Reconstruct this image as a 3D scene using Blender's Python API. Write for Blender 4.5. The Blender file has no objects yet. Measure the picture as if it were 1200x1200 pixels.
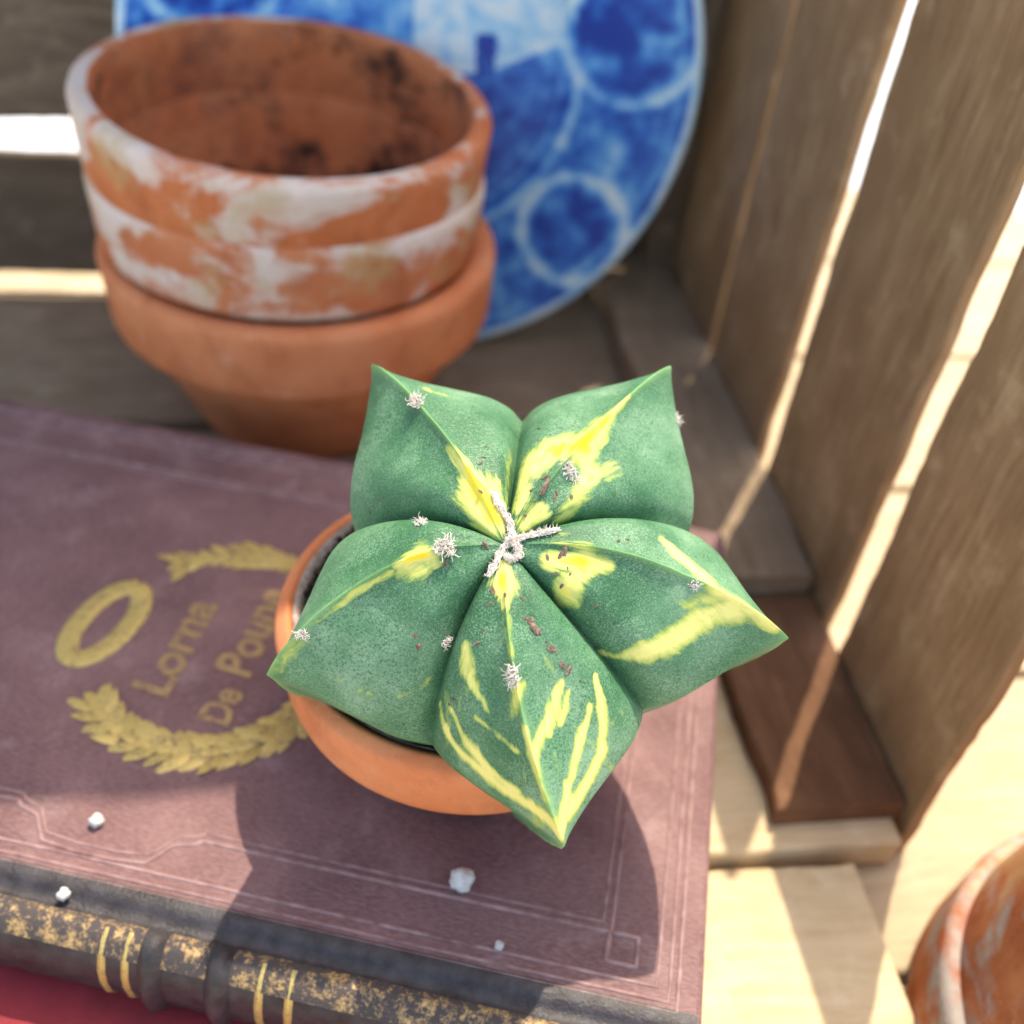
import bpy, math, random
import numpy as np
from mathutils import Vector, Matrix, noise as mnoise

sc = bpy.context.scene
# ------------------------------------------------------------------ camera
M = np.array([[0.9895, -0.0175, 0.1433], [-0.1183, -0.6670, 0.7356], [0.0828, -0.7448, -0.6621]])
for i in range(3):                                   # re-orthonormalise the rounded axes
    for j in range(i):
        M[:, i] -= M[:, j] * (M[:, i] @ M[:, j])
    M[:, i] /= np.linalg.norm(M[:, i])
cam_d = bpy.data.cameras.new("camera")
cam = bpy.data.objects.new("camera", cam_d)
sc.collection.objects.link(cam)
sc.camera = cam
mw = Matrix.Identity(4)
for r in range(3):
    mw[r][0], mw[r][1], mw[r][2] = M[r, 0], -M[r, 1], -M[r, 2]
mw[2][3] = 0.22
cam.matrix_world = mw
cam_d.lens = 36.0
cam_d.sensor_width = 36.0
cam_d.sensor_fit = 'HORIZONTAL'
cam_d.clip_start = 0.005
cam_d.clip_end = 200.0
cam_d.dof.use_dof = True
cam_d.dof.focus_distance = 0.162
cam_d.dof.aperture_fstop = 10.5

# ------------------------------------------------------------------ sky, sun, exposure
SUN_AZ, SUN_EL = math.radians(34), math.radians(64)       # azimuth from +Y towards +X
wd = bpy.data.worlds.new("World")
sc.world = wd
wd.use_nodes = True
wn = wd.node_tree.nodes
sky = wn.new('ShaderNodeTexSky')
sky.sky_type = 'NISHITA'
sky.sun_disc = False
sky.sun_elevation = SUN_EL
sky.sun_rotation = SUN_AZ
sky.air_density = 1.0
sky.dust_density = 2.5
wd.node_tree.links.new(sky.outputs[0], wn['Background'].inputs[0])
wn['Background'].inputs[1].default_value = 0.15
sun_d = bpy.data.lights.new("sun", 'SUN')
sun_d.energy = 2.0
sun_d.angle = math.radians(0.6)
sun_d.color = (1.0, 0.95, 0.86)
sun = bpy.data.objects.new("sun", sun_d)
sc.collection.objects.link(sun)
sdir = Vector((math.sin(SUN_AZ) * math.cos(SUN_EL), math.cos(SUN_AZ) * math.cos(SUN_EL), math.sin(SUN_EL)))
sun.rotation_euler = sdir.to_track_quat('Z', 'Y').to_euler()
vs = sc.view_settings
vs.view_transform = 'Standard'
vs.look = 'None'
vs.gamma = 1.0
vs.use_curve_mapping = False
vs.exposure = 1.58
vs.use_white_balance = True                           # the photograph is balanced for the blue shade
vs.white_balance_temperature = 7600
vs.white_balance_tint = 10

# ------------------------------------------------------------------ helpers
COL = sc.collection
rng = random.Random(7)


def tag(o, label=None, cat=None, group=None, kind=None):
    if label: o['label'] = label
    if cat: o['category'] = cat
    if group: o['group'] = group
    if kind: o['kind'] = kind
    return o


def empty(name, loc=(0, 0, 0), rot=(0, 0, 0)):
    o = bpy.data.objects.new(name, None)
    COL.objects.link(o)
    o.location = loc
    o.rotation_euler = rot
    o.empty_display_size = .02
    return o


def build(name, verts, faces, mat, parent=None, smooth=True, loc=None, rot=None):
    me = bpy.data.meshes.new(name)
    me.from_pydata([tuple(map(float, v)) for v in verts], [], faces)
    me.polygons.foreach_set('use_smooth', [smooth] * len(me.polygons))
    me.update()
    if mat: me.materials.append(mat)
    return link(name, me, parent, loc, rot)


def link(name, me, parent=None, loc=None, rot=None):
    o = bpy.data.objects.new(name, me)
    COL.objects.link(o)
    if parent: o.parent = parent
    if loc is not None: o.location = loc
    if rot is not None: o.rotation_euler = rot
    return o


def fattr(o, name, vals):
    a = o.data.attributes.new(name, 'FLOAT', 'POINT')
    a.data.foreach_set('value', np.asarray(vals, dtype=np.float32).ravel())


def lathe(profile, seg=96, wob=0.0, seed=0.0):
    V, Fc = [], []
    n = len(profile)
    for j, (r, z) in enumerate(profile):
        for i in range(seg):
            a = 2 * math.pi * i / seg
            rr = r * (1 + wob * mnoise.noise((math.cos(a) * 1.6 + seed, math.sin(a) * 1.6, z * 40 + seed)))
            V.append((rr * math.cos(a), rr * math.sin(a), z))
    for j in range(n - 1):
        for i in range(seg):
            k = (i + 1) % seg
            Fc.append((j * seg + i, j * seg + k, (j + 1) * seg + k, (j + 1) * seg + i))
    return V, Fc


def tube(pts, rad, seg=6, zs=1.0):
    """tube along a polyline, rad a number or one per point; zs flattens it in z"""
    pts = [Vector(p) for p in pts]
    V, Fc = [], []
    n = len(pts)
    for i, p in enumerate(pts):
        d = (pts[min(i + 1, n - 1)] - pts[max(i - 1, 0)])
        if d.length < 1e-9: d = Vector((0, 0, 1))
        d.normalize()
        a = d.cross(Vector((0, 0, 1)))
        if a.length < .05: a = d.cross(Vector((1, 0, 0)))
        a.normalize()
        b = a.cross(d)
        r = rad[i] if isinstance(rad, (list, tuple)) else rad
        for s in range(seg):
            t = 2 * math.pi * s / seg
            q = a * math.cos(t) * r + b * math.sin(t) * r
            q.z *= zs
            V.append(p + q)
    for i in range(n - 1):
        for s in range(seg):
            k = (s + 1) % seg
            Fc.append((i * seg + s, i * seg + k, (i + 1) * seg + k, (i + 1) * seg + s))
    Fc.append(tuple(range(seg))[::-1])
    Fc.append(tuple((n - 1) * seg + s for s in range(seg)))
    return V, Fc


class Acc:
    def __init__(s): s.v, s.f = [], []
    def add(s, vf):
        o = len(s.v)
        s.v += list(vf[0])
        s.f += [tuple(i + o for i in f) for f in vf[1]]


def board_mesh(L, W, T, rough=.0006, seed=0, cham=.0007, taper=0.0, endr=.0012):
    """a sawn board: length along X from 0, width along Y centred, thickness Z from 0 to T, uneven edges and ends"""
    n = max(8, int(L / .004))
    V, Fc = [], []
    for i in range(n + 1):
        x = L * i / n
        e0 = rough * (2 * mnoise.noise((x * 45, seed * 3.1, 0)) + .8 * mnoise.noise((x * 220, seed, 5)))
        e1 = rough * (2 * mnoise.noise((x * 45, seed * 3.1, 9)) + .8 * mnoise.noise((x * 220, seed, 14)))
        tz = rough * .5 * mnoise.noise((x * 30, seed, 21))
        a, b = -W / 2 + e0, W / 2 + e1
        c = cham
        ring = [(a, c), (a + c, 0), (0, 0), (b - c, 0), (b, c), (b, T - c + tz), (b - c, T + tz), (b * .33, T + tz), (a * .33, T + tz), (a + c, T + tz), (a, T - c + tz)]
        for q, (y, z) in enumerate(ring):
            dx = 0
            if i in (0, n):
                dx = endr * mnoise.noise((y * 180 + seed, z * 200, i * .7)) + (endr * .5 if i == 0 else -endr * .5)
            V.append((x + dx, y, z))
    m = 11
    for i in range(n):
        for q in range(m):
            k = (q + 1) % m
            Fc.append((i * m + q, (i + 1) * m + q, (i + 1) * m + k, i * m + k))
    Fc.append(tuple(range(m)))
    Fc.append(tuple(n * m + q for q in range(m))[::-1])
    return V, Fc


# ------------------------------------------------------------------ materials
def nmat(name):
    m = bpy.data.materials.new(name)
    m.use_nodes = True
    t = m.node_tree
    return m, t, t.nodes['Principled BSDF']


class NT:
    """small node-graph writer"""
    def __init__(s, t): s.t, s.n, s.l = t, t.nodes, t.links
    def put(s, i, v):
        if hasattr(v, 'is_output'): s.l.new(v, i)
        elif v is not None: i.default_value = v
    def coord(s, kind='Object'): return s.n.new('ShaderNodeTexCoord').outputs[kind]
    def mapping(s, v, scale=(1, 1, 1), loc=(0, 0, 0), rot=(0, 0, 0)):
        m = s.n.new('ShaderNodeMapping')
        s.put(m.inputs[0], v); m.inputs['Scale'].default_value = scale; s.put(m.inputs['Location'], loc); m.inputs['Rotation'].default_value = rot
        return m.outputs[0]
    def noise(s, v, scale, detail=4, rough=.6, dist=0, out=0):
        m = s.n.new('ShaderNodeTexNoise')
        s.put(m.inputs['Vector'], v); m.inputs['Scale'].default_value = scale; m.inputs['Detail'].default_value = detail
        m.inputs['Roughness'].default_value = rough; m.inputs['Distortion'].default_value = dist
        return m.outputs[out]
    def voro(s, v, scale, feature='F1', out='Distance', rand=1.0):
        m = s.n.new('ShaderNodeTexVoronoi'); m.feature = feature
        s.put(m.inputs['Vector'], v); m.inputs['Scale'].default_value = scale; m.inputs['Randomness'].default_value = rand
        return m.outputs[out]
    def ramp(s, f, stops, interp='LINEAR'):
        m = s.n.new('ShaderNodeValToRGB'); s.put(m.inputs[0], f)
        cr = m.color_ramp; cr.interpolation = interp
        while len(cr.elements) < len(stops): cr.elements.new(.5)
        for e, (p, c) in zip(cr.elements, stops):
            e.position = p
            e.color = (c, c, c, 1) if isinstance(c, (int, float)) else (*c, 1)
        return m.outputs[0]
    def mix(s, f, a, b, mode='MIX'):
        m = s.n.new('ShaderNodeMix'); m.data_type = 'RGBA'; m.blend_type = mode
        s.put(m.inputs[0], f)
        for i, c in ((6, a), (7, b)):
            s.put(m.inputs[i], (*c, 1) if isinstance(c, tuple) and len(c) == 3 else c)
        return m.outputs[2]
    def math(s, op, a, b=None, c=None, clamp=False):
        m = s.n.new('ShaderNodeMath'); m.operation = op; m.use_clamp = clamp
        s.put(m.inputs[0], a); s.put(m.inputs[1], b)
        if c is not None: s.put(m.inputs[2], c)
        return m.outputs[0]
    def attr(s, name, out='Fac'):
        m = s.n.new('ShaderNodeAttribute'); m.attribute_name = name
        return m.outputs[out]
    def rnd(s): return s.n.new('ShaderNodeObjectInfo').outputs['Random']
    def sep(s, v):
        m = s.n.new('ShaderNodeSeparateXYZ'); s.put(m.inputs[0], v)
        return m.outputs
    def bump(s, h, strength, dist, normal=None):
        m = s.n.new('ShaderNodeBump'); s.put(m.inputs['Height'], h)
        m.inputs['Strength'].default_value = strength; m.inputs['Distance'].default_value = dist
        if normal: s.put(m.inputs['Normal'], normal)
        return m.outputs[0]


def wood(name, dark, mid, light, stain=.5, rough=.8):
    m, t, b = nmat(name); g = NT(t)
    c = g.coord()
    off = g.math('MULTIPLY', g.rnd(), 3.7)
    cmb = t.nodes.new('ShaderNodeCombineXYZ')
    for i in range(3): g.put(cmb.inputs[i], off)
    v = g.mapping(c, loc=cmb.outputs[0])
    warp = g.noise(v, 18, 2, .5, out=1)
    vv = t.nodes.new('ShaderNodeMix'); vv.data_type = 'VECTOR'; vv.inputs[0].default_value = .012
    g.put(vv.inputs[4], v); g.put(vv.inputs[5], warp)
    grain = g.noise(g.mapping(vv.outputs[1], (22, 420, 420)), 1, 6, .65)
    fine = g.noise(g.mapping(v, (120, 2600, 2600)), 1, 3, .6)
    blot = g.noise(g.mapping(v, (26, 60, 60)), 1, 5, .65)
    col = g.ramp(g.math('ADD', g.math('MULTIPLY', grain, .55), g.math('MULTIPLY', g.noise(g.mapping(v, (45, 110, 110)), 1, 5, .65), .45)), [(.30, dark), (.5, mid), (.70, light)])
    col = g.mix(g.math('MULTIPLY', fine, .35), col, dark)
    col = g.mix(g.ramp(blot, [(.38, stain), (.6, 0.0)]), col, g.mix(.5, dark, mid))
    pale = g.noise(v, 75, 4, .6)
    col = g.mix(g.ramp(pale, [(.56, 0.0), (.72, .5)]), col, light)
    hsv = t.nodes.new('ShaderNodeHueSaturation'); g.put(hsv.inputs['Color'], col)
    g.put(hsv.inputs['Value'], g.math('MULTIPLY_ADD', g.rnd(), .3, .86))
    g.put(b.inputs['Base Color'], hsv.outputs[0])
    b.inputs['Roughness'].default_value = rough
    b.inputs['Specular IOR Level'].default_value = .25
    g.put(b.inputs['Normal'], g.bump(g.math('ADD', grain, g.math('MULTIPLY', fine, .4)), .5, .0006))
    return m


W_WALL = wood('weathered brown board', (.16, .086, .038), (.38, .235, .120), (.56, .39, .225), .7)
W_BACK = wood('grey brown board', (.085, .056, .036), (.19, .135, .090), (.33, .25, .175), .55)
W_PALE = wood('pale sawn board', (.50, .36, .20), (.68, .54, .34), (.82, .70, .50), .25)
W_DARK = wood('dark red brown block', (.075, .034, .017), (.17, .082, .042), (.27, .14, .075), .5)
W_STRIP = wood('grey tan batten', (.17, .115, .07), (.32, .235, .155), (.46, .36, .25), .35)
W_BENCH = wood('bleached bench plank', (.36, .27, .165), (.52, .41, .27), (.64, .53, .37), .25)


def terracotta(name, base=(.60, .185, .072), pale=(.70, .27, .125), lime=0.0, soot=0.0, crust=((.62, .50, .36), (.80, .73, .70))):
    m, t, b = nmat(name); g = NT(t)
    c = g.coord()
    n1 = g.noise(c, 55, 5, .6)
    col = g.mix(g.ramp(n1, [(.35, 0.0), (.7, 1.0)]), base, pale)
    col = g.mix(g.ramp(g.noise(g.mapping(c, (1, 1, .6), (7, 3, 2)), 110, 5, .65), [(.50, 0.0), (.72, .45)]), col, tuple(x * .55 for x in base))
    col = g.mix(g.ramp(g.noise(g.mapping(c, (1, 1, .8), (1, 8, 4)), 150, 5, .7), [(.60, 0.0), (.75, .35)]), col, (.74, .56, .44))
    spk = g.noise(c, 900, 3, .7)
    col = g.mix(g.ramp(spk, [(.6, 0.0), (.72, .25)]), col, (.36, .12, .05))
    rough = .82
    if lime:
        ins = g.attr('inside')
        sx = g.sep(c)
        ang = g.mapping(c, (1, 1, 1.7), (lime * 3.1, lime * 1.7, .2))
        wv = g.noise(ang, 34, 5, .62, .6)
        streak = g.noise(g.mapping(c, (1, 1, .35), (lime, 0, 1)), 70, 3, .6)
        k = g.math('ADD', wv, g.math('MULTIPLY', g.math('SUBTRACT', streak, .5), .35))
        k = g.math('ADD', k, g.math('MULTIPLY', g.attr('edge'), .07))
        k = g.math('SUBTRACT', k, g.math('MULTIPLY', ins, .6))
        f = g.ramp(k, [(.505, 0.0), (.62, .88)])
        lc = g.mix(g.noise(c, 120, 3), *crust)
        col = g.mix(f, col, lc)
        algae = g.ramp(g.noise(g.mapping(c, loc=(4, 2, 1)), 48, 4), [(.55, 0.0), (.68, .55)])
        col = g.mix(g.math('MULTIPLY', algae, g.math('SUBTRACT', 1.0, ins)), col, (.50, .36, .16))
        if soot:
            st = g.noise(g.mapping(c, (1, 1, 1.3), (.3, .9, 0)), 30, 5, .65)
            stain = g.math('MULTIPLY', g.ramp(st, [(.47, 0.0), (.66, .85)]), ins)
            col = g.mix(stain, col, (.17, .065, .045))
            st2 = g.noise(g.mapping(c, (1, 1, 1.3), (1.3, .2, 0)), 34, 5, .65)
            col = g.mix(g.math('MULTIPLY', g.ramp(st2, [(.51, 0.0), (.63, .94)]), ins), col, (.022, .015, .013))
    g.put(b.inputs['Base Color'], col)
    b.inputs['Roughness'].default_value = rough
    b.inputs['Specular IOR Level'].default_value = .2
    g.put(b.inputs['Normal'], g.bump(g.noise(c, 700, 4, .6), .35, .0004))
    return m


TC_CLEAN = terracotta('clean terracotta')
TC_OLD1 = terracotta('limed terracotta sooty', (.56, .150, .050), (.64, .22, .090), lime=1.0, soot=1.0)
TC_OLD2 = terracotta('limed terracotta', (.54, .155, .060), (.62, .24, .11), lime=2.3)
TC_OLD3 = terracotta('crusted terracotta', (.34, .085, .03), (.50, .20, .085), lime=4.1, crust=((.20, .19, .17), (.48, .46, .42)))


def simple(name, col, rough=.7, metal=0.0, var=.0, vscale=300, bump=0.0, bscale=900, dark=None):
    m, t, b = nmat(name); g = NT(t)
    c = g.coord()
    if var or dark:
        n = g.noise(c, vscale, 4, .6)
        cc = g.mix(g.ramp(n, [(.3, 0.0), (.7, 1.0)]), dark or tuple(x * (1 - var) for x in col), col)
        g.put(b.inputs['Base Color'], cc)
    else:
        b.inputs['Base Color'].default_value = (*col, 1)
    b.inputs['Roughness'].default_value = rough
    b.inputs['Metallic'].default_value = metal
    b.inputs['Specular IOR Level'].default_value = .3
    if bump:
        g.put(b.inputs['Normal'], g.bump(g.noise(c, bscale, 4, .65), bump, .0005))
    return m


def gilt(name, col, dark, wear=.5):
    m, t, b = nmat(name); g = NT(t)
    c = g.coord('Generated') if False else t.nodes.new('ShaderNodeNewGeometry').outputs['Position']
    n = g.noise(c, 360, 5, .7)
    n2 = g.noise(c, 1700, 3, .7)
    f = g.ramp(g.math('ADD', g.math('MULTIPLY', n, .65), g.math('MULTIPLY', n2, .35)), [(wear - .08, 0.0), (wear + .06, 1.0)])
    g.put(b.inputs['Base Color'], g.mix(f, dark, g.mix(n2, tuple(x * .75 for x in col), col)))
    g.put(b.inputs['Metallic'], g.math('MULTIPLY', f, .45))
    g.put(b.inputs['Roughness'], g.ramp(f, [(0.0, .75), (1.0, .38)]))
    g.put(b.inputs['Normal'], g.bump(n2, .5, .0003))
    return m


M_GILT = gilt('worn gilt', (.66, .50, .17), (.24, .15, .075), .44)
M_TITLE = gilt('dull gilt lettering', (.46, .31, .14), (.20, .11, .075), .47)
M_SPINE = simple('black spine leather', (.060, .056, .060), .33, 0, vscale=260, dark=(.022, .018, .02), bump=.45, bscale=1400)
M_WORN = gilt('rubbed gilt edge', (.62, .40, .16), (.05, .040, .040), .575)
M_PAGES = simple('book pages', (.66, .56, .40), .85, 0, var=.25, vscale=400)
M_RED = simple('red book cloth', (.33, .032, .042), .75, 0, var=.35, vscale=120, bump=.4, bscale=2600)
M_PERL = simple('white perlite', (.80, .79, .76), .85, 0, var=.2, vscale=2.5, bump=.9, bscale=5)
M_WOOL = simple('white wool', (.84, .77, .70), .9, 0, var=.25, vscale=1500)
M_FELT = simple('areole felt', (.74, .70, .62), .95, 0, var=.3, vscale=2500)
M_SCAB = simple('brown scab', (.40, .29, .22), .8, 0, vscale=1.6, dark=(.045, .018, .010), bump=.7, bscale=4)
M_SOIL = simple('potting soil', (.075, .045, .028), .95, 0, vscale=700, dark=(.018, .011, .008), bump=1.0, bscale=1800)
M_GROUND = simple('pale concrete', (.62, .66, .68), .9, 0, var=.15, vscale=3, bump=.2, bscale=60)


def cover_mat():
    m, t, b = nmat('maroon book cloth'); g = NT(t)
    c = g.coord()
    base = g.ramp(g.noise(c, 45, 5, .6), [(.3, (.120, .056, .057)), (.55, (.180, .090, .088)), (.75, (.255, .142, .136))])
    dust = g.ramp(g.noise(g.mapping(c, loc=(2, 1, 0)), 90, 4, .6), [(.56, 0.0), (.75, .4)])
    base = g.mix(dust, base, (.40, .28, .27))
    cl = g.noise(g.mapping(c, (600, 1900, 1900), rot=(0, 0, .25)), 1, 3, .6)
    base = g.mix(g.ramp(cl, [(.4, 0.0), (.7, .35)]), base, (.36, .23, .22))
    base = g.mix(g.ramp(g.noise(g.mapping(c, (700, 2100, 2100), (5, 5, 5)), 1, 3, .6), [(.5, 0.0), (.7, .45)]), base, (.085, .038, .045))
    g.put(b.inputs['Base Color'], base)
    g.put(b.inputs['Roughness'], g.ramp(g.noise(c, 70, 3), [(.3, .5), (.7, .7)]))
    b.inputs['Specular IOR Level'].default_value = .35
    g.put(b.inputs['Normal'], g.bump(cl, .7, .0005))
    return m


M_COVER = cover_mat()
M_LINE = simple('rubbed cloth ridge', (.36, .235, .225), .6, 0, vscale=260, dark=(.17, .085, .083), bump=.3)


def cactus_mat():
    m, t, b = nmat('cactus skin'); g = NT(t)
    c = g.coord()
    y = g.attr('yellow'); rdg = g.attr('ridge'); tone = g.attr('tone')
    nz = g.noise(c, 170, 5, .65)
    nzs = g.math('SUBTRACT', nz, .5)
    cmb = t.nodes.new('ShaderNodeCombineXYZ')
    g.put(cmb.inputs[0], g.attr('cu')); g.put(cmb.inputs[1], g.attr('ct')); g.put(cmb.inputs[2], g.attr('ck'))
    wv = t.nodes.new('ShaderNodeVectorMath'); wv.operation = 'MULTIPLY_ADD'
    g.put(wv.inputs[0], g.noise(c, 150, 3, .6, out=1)); wv.inputs[1].default_value = (.12, .10, 0); g.put(wv.inputs[2], cmb.outputs[0])
    streak = g.noise(g.mapping(wv.outputs[0], (16, 3.0, 7.3)), 1, 5, .65)
    yb = g.ramp(y, [(0.03, 0.0), (.25, 1.0), (.9, .55)])
    y = g.math('ADD', y, g.math('MULTIPLY', g.math('MULTIPLY', g.math('SUBTRACT', streak, .53), 2.1), yb))
    st2 = g.noise(g.mapping(wv.outputs[0], (13, 2.2, 5.1), (3.7, 1.1, 0)), 1, 4, .6)
    y = g.math('ADD', y, g.math('MULTIPLY', g.ramp(st2, [(.55, 0.0), (.72, .55)]), g.attr('wisp')))
    ye = g.math('ADD', y, g.math('MULTIPLY', g.math('MULTIPLY', nzs, 1.2), g.ramp(y, [(0.03, 0.0), (.3, 1.0), (.8, .5)])))
    green = g.ramp(g.math('ADD', g.math('MULTIPLY_ADD', g.math('SUBTRACT', g.noise(c, 60, 5, .62), .5), 1.35, .5), g.math('MULTIPLY', tone, .32)), [(.25, (.014, .100, .038)), (.46, (.032, .150, .062)), (.66, (.080, .225, .110)), (.9, (.19, .35, .21))])
    # fine pale flecks of wax
    fl = g.noise(c, 3600, 3, .75)
    green = g.mix(g.math('MULTIPLY', g.ramp(fl, [(.47, 0.0), (.70, .95)]), g.ramp(g.noise(c, 120, 4, .6), [(.35, .35), (.65, 1.0)])), green, (.30, .46, .31))
    fl2 = g.noise(g.mapping(c, loc=(3, 3, 3)), 2100, 3, .7)
    green = g.mix(g.math('MULTIPLY', g.ramp(fl2, [(.48, 0.0), (.66, .85)]), g.ramp(g.noise(c, 90, 4, .6), [(.35, 1.0), (.65, .3)])), green, (.014, .075, .033))
    green = g.mix(g.ramp(streak, [(.62, 0.0), (.80, .35)]), green, (.17, .36, .17))
    green = g.mix(g.math('MULTIPLY', rdg, .7), green, (.20, .42, .15))
    ye = g.math('ADD', ye, g.math('MULTIPLY', g.math('MULTIPLY', g.math('SUBTRACT', g.noise(c, 700, 4, .7), .5), .5), g.ramp(y, [(0.03, 0.0), (.3, 1.0), (.8, .3)])))
    half = g.ramp(ye, [(.10, 0.0), (.46, 1.0)])
    col = g.mix(half, green, (.36, .46, .10))
    col = g.mix(g.ramp(ye, [(.38, 0.0), (.95, 1.0)]), col, (.80, .74, .24))
    col = g.mix(g.math('MULTIPLY', g.ramp(ye, [(.75, 0.0), (1.0, 1.0)]), g.attr('vivid')), col, (.86, .66, .03))
    g.put(b.inputs['Base Color'], col)
    b.inputs['Roughness'].default_value = .52
    b.inputs['Specular IOR Level'].default_value = .35
    b.inputs['Subsurface Weight'].default_value = .12
    b.inputs['Subsurface Radius'].default_value = (.6, 1.0, .3)
    b.inputs['Subsurface Scale'].default_value = .0015
    g.put(b.inputs['Normal'], g.bump(g.math('ADD', fl, g.math('MULTIPLY', nz, 1.5)), .28, .0004))
    return m


M_CACTUS = cactus_mat()


def plate_mat():
    m, t, b = nmat('blue and white glaze'); g = NT(t)
    c = g.coord()
    p = g.attr('pale')
    n = g.noise(c, 75, 6, .7)
    k = g.math('ADD', p, g.math('MULTIPLY', g.math('SUBTRACT', n, .5), 1.5))
    col = g.ramp(k, [(.06, (.006, .050, .36)), (.32, (.020, .16, .60)), (.56, (.10, .40, .80)), (.80, (.40, .70, .88)), (1.0, (.74, .87, .90))])
    g.put(b.inputs['Base Color'], col)
    b.inputs['Roughness'].default_value = .28
    b.inputs['Specular IOR Level'].default_value = .3
    return m


M_PLATE = plate_mat()

# ================================================================== the setting
g_ = .75
build('ground', [(-30, -30, -g_), (30, -30, -g_), (30, 30, -g_), (-30, 30, -g_)], [(0, 1, 2, 3)], M_GROUND, smooth=False)['kind'] = 'structure'
BZ = -.0075                                               # top of the bench
bench = empty('bench', (0, 0, -g_))
tag(bench, 'bleached plank bench top under the wooden crate', 'bench')
for i in range(9):
    V, Fc = board_mesh(.98, .083, .018, .0006, 40 + i)
    build('plank', V, Fc, W_BENCH, bench, loc=(-.62, -.21 + .0858 * i, g_ + BZ - .018), smooth=False)
for x in (-.56, .24):
    for y in (-.22, .40):
        V, Fc = board_mesh(g_ + BZ - .018, .045, .045, .0006, x + y, taper=0)
        build('leg', V, Fc, W_BENCH, bench, loc=(x, y, 0), rot=(0, -math.pi / 2, 0), smooth=False)

# ================================================================== the crate
crate = empty('wooden_crate', (0, .25, BZ))
tag(crate, 'old slatted wooden crate standing round the pots, plate and book', 'crate')


def crate_board(name, mat, L, W, T, loc, rot=(0, 0, 0), seed=0, rough=.0006):
    V, Fc = board_mesh(L, W, T, rough, seed)
    o = build(name, V, Fc, mat, crate, smooth=False)
    o.location = Vector(loc) - crate.location
    o.rotation_euler = rot
    return o


# right side: upright slats, the inner face at x = .131
for i, (y0, y1, top) in enumerate([(.1215, .1745, .1330), (.1850, .247, .178), (.256, .3165, .168), (.320, .3915, .160)]):
    # local X (length) up, local Y along world -Y, thickness towards +X
    crate_board('side_slat', W_WALL, top - BZ, y1 - y0, .0032, (.131, (y0 + y1) / 2, BZ), (0, -math.pi / 2, math.pi), 3 + i * 7, .0007).rotation_euler = (math.pi, -math.pi / 2, 0)
# back: level slats (unseen upper ones added to cast shade), the inner face at y = .392
for i, (z0, z1) in enumerate([(.0015, .0515), (.0645, .1255), (.1262, .190), (.1907, .2545), (.2552, .319), (.3197, .375), (.3757, .433)]):
    crate_board('back_slat', W_BACK, .435, z1 - z0, .0042, (-.303, .3962, (z0 + z1) / 2), (math.pi / 2, 0, 0), 31 + i * 5)
for x in (-.28, .105):
    crate_board('back_cleat', W_BACK, .438, .022, .010, (x, .4064, BZ), (math.pi / 2, -math.pi / 2, 0), 71 + x).rotation_euler = (math.pi / 2, -math.pi / 2, 0)
crate_board('added_corner_post', W_BACK, .43, .0125, .0125, (.1243, .3915, BZ), seed=61).rotation_euler = (math.pi / 2, -math.pi / 2, 0)  # added to block the bright gap beside the plate
# unseen boards added above the back half to shade the book
for i, (y0, y1) in enumerate([(.2840, .3380), (.3400, .3960)]):
    crate_board('shade_slat', W_BACK, .435, y1 - y0, .0060, (-.303, (y0 + y1) / 2, .4330), seed=91 + i)
for x in (-.29, .118):  # cleats under the added shading boards
    crate_board('shade_cleat', W_BACK, .112, .016, .010, (x, .2850, .4232), (0, 0, math.pi / 2), 95 + x)
# floor slats
crate_board('floor_slat', W_PALE, .418, .094, .0068, (-.302, .0690, BZ + .0007), seed=12)
for i, (y0, y1) in enumerate([(.1185, .199), (.2055, .284), (.2905, .376)]):
    crate_board('floor_slat', W_STRIP if i else W_PALE, .4305, y1 - y0, .0100, (-.302, (y0 + y1) / 2, BZ + .0006), seed=14 + i)
# battens along the foot of the right side
FZ = BZ + .0106
crate_board('floor_block', W_DARK, .0705, .0335, .0068, (.1135, .1245, FZ - .0003), (0, 0, math.pi / 2), 81, .0009)
crate_board('floor_batten', W_STRIP, .194, .0325, .0135, (.1142, .1965, FZ - .0003), (0, 0, math.pi / 2), 83, .0008)

# ================================================================== plate
PR = .097
plate = empty('plate', (.0215, .350, FZ - .002), (math.radians(90 - 9), 0, 0))
tag(plate, 'blue and white patterned china plate leaning on the back of the crate', 'plate')


def plate_pale(x, y):
    r = math.hypot(x, y)
    p = .28
    sm = lambda d, w: max(0.0, 1 - abs(d) / w)
    if r < .55:                                           # picture in the well: pale sky over blue roofs
        p = .92 if y > .05 - .05 * math.sin(9 * x) and -.02 < x < .5 else (.45 if y > 0 else .25)
        if abs(x - .235) < .035 and y < .13: p = .1
        if abs(x - .05) < .05 and y < -.02: p = .12
        p += .35 * sm(y + .62 - .35 * x, .06)
    else:
        p = .36 + .25 * mnoise.noise((x * 9, y * 9, 2.0))
    p = max(p, .85 * sm(r - .575, .055))
    p = max(p, .62 * sm(r - .515, .02))
    for q in range(7):
        a = math.radians(13 - 55 * q) if q < 5 else math.radians(13 + 52 * (q - 4))
        big = q % 2 == 0
        rc, rr = (.775, .245) if big else (.80, .195)
        cx, cy = rc * math.cos(a), rc * math.sin(a)
        d = math.hypot(x - cx, y - cy)
        if d < rr + .03 and r < .985:
            if d < rr - .03: p = .20 + .55 * max(-.2, mnoise.noise((x * 10, y * 10, q)))
            p = max(p, .95 * sm(d - rr, .06)) if r > .5 else max(p, .6 * sm(d - rr, .04))
    p = max(p, .55 * sm(r - .93, .05))
    p += .26 * mnoise.noise((x * 5 + 3, y * 5, 8)) + .22 * mnoise.noise((x * 17, y * 17 + 2, 5))
    if r > .975: p = .9
    return p


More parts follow.
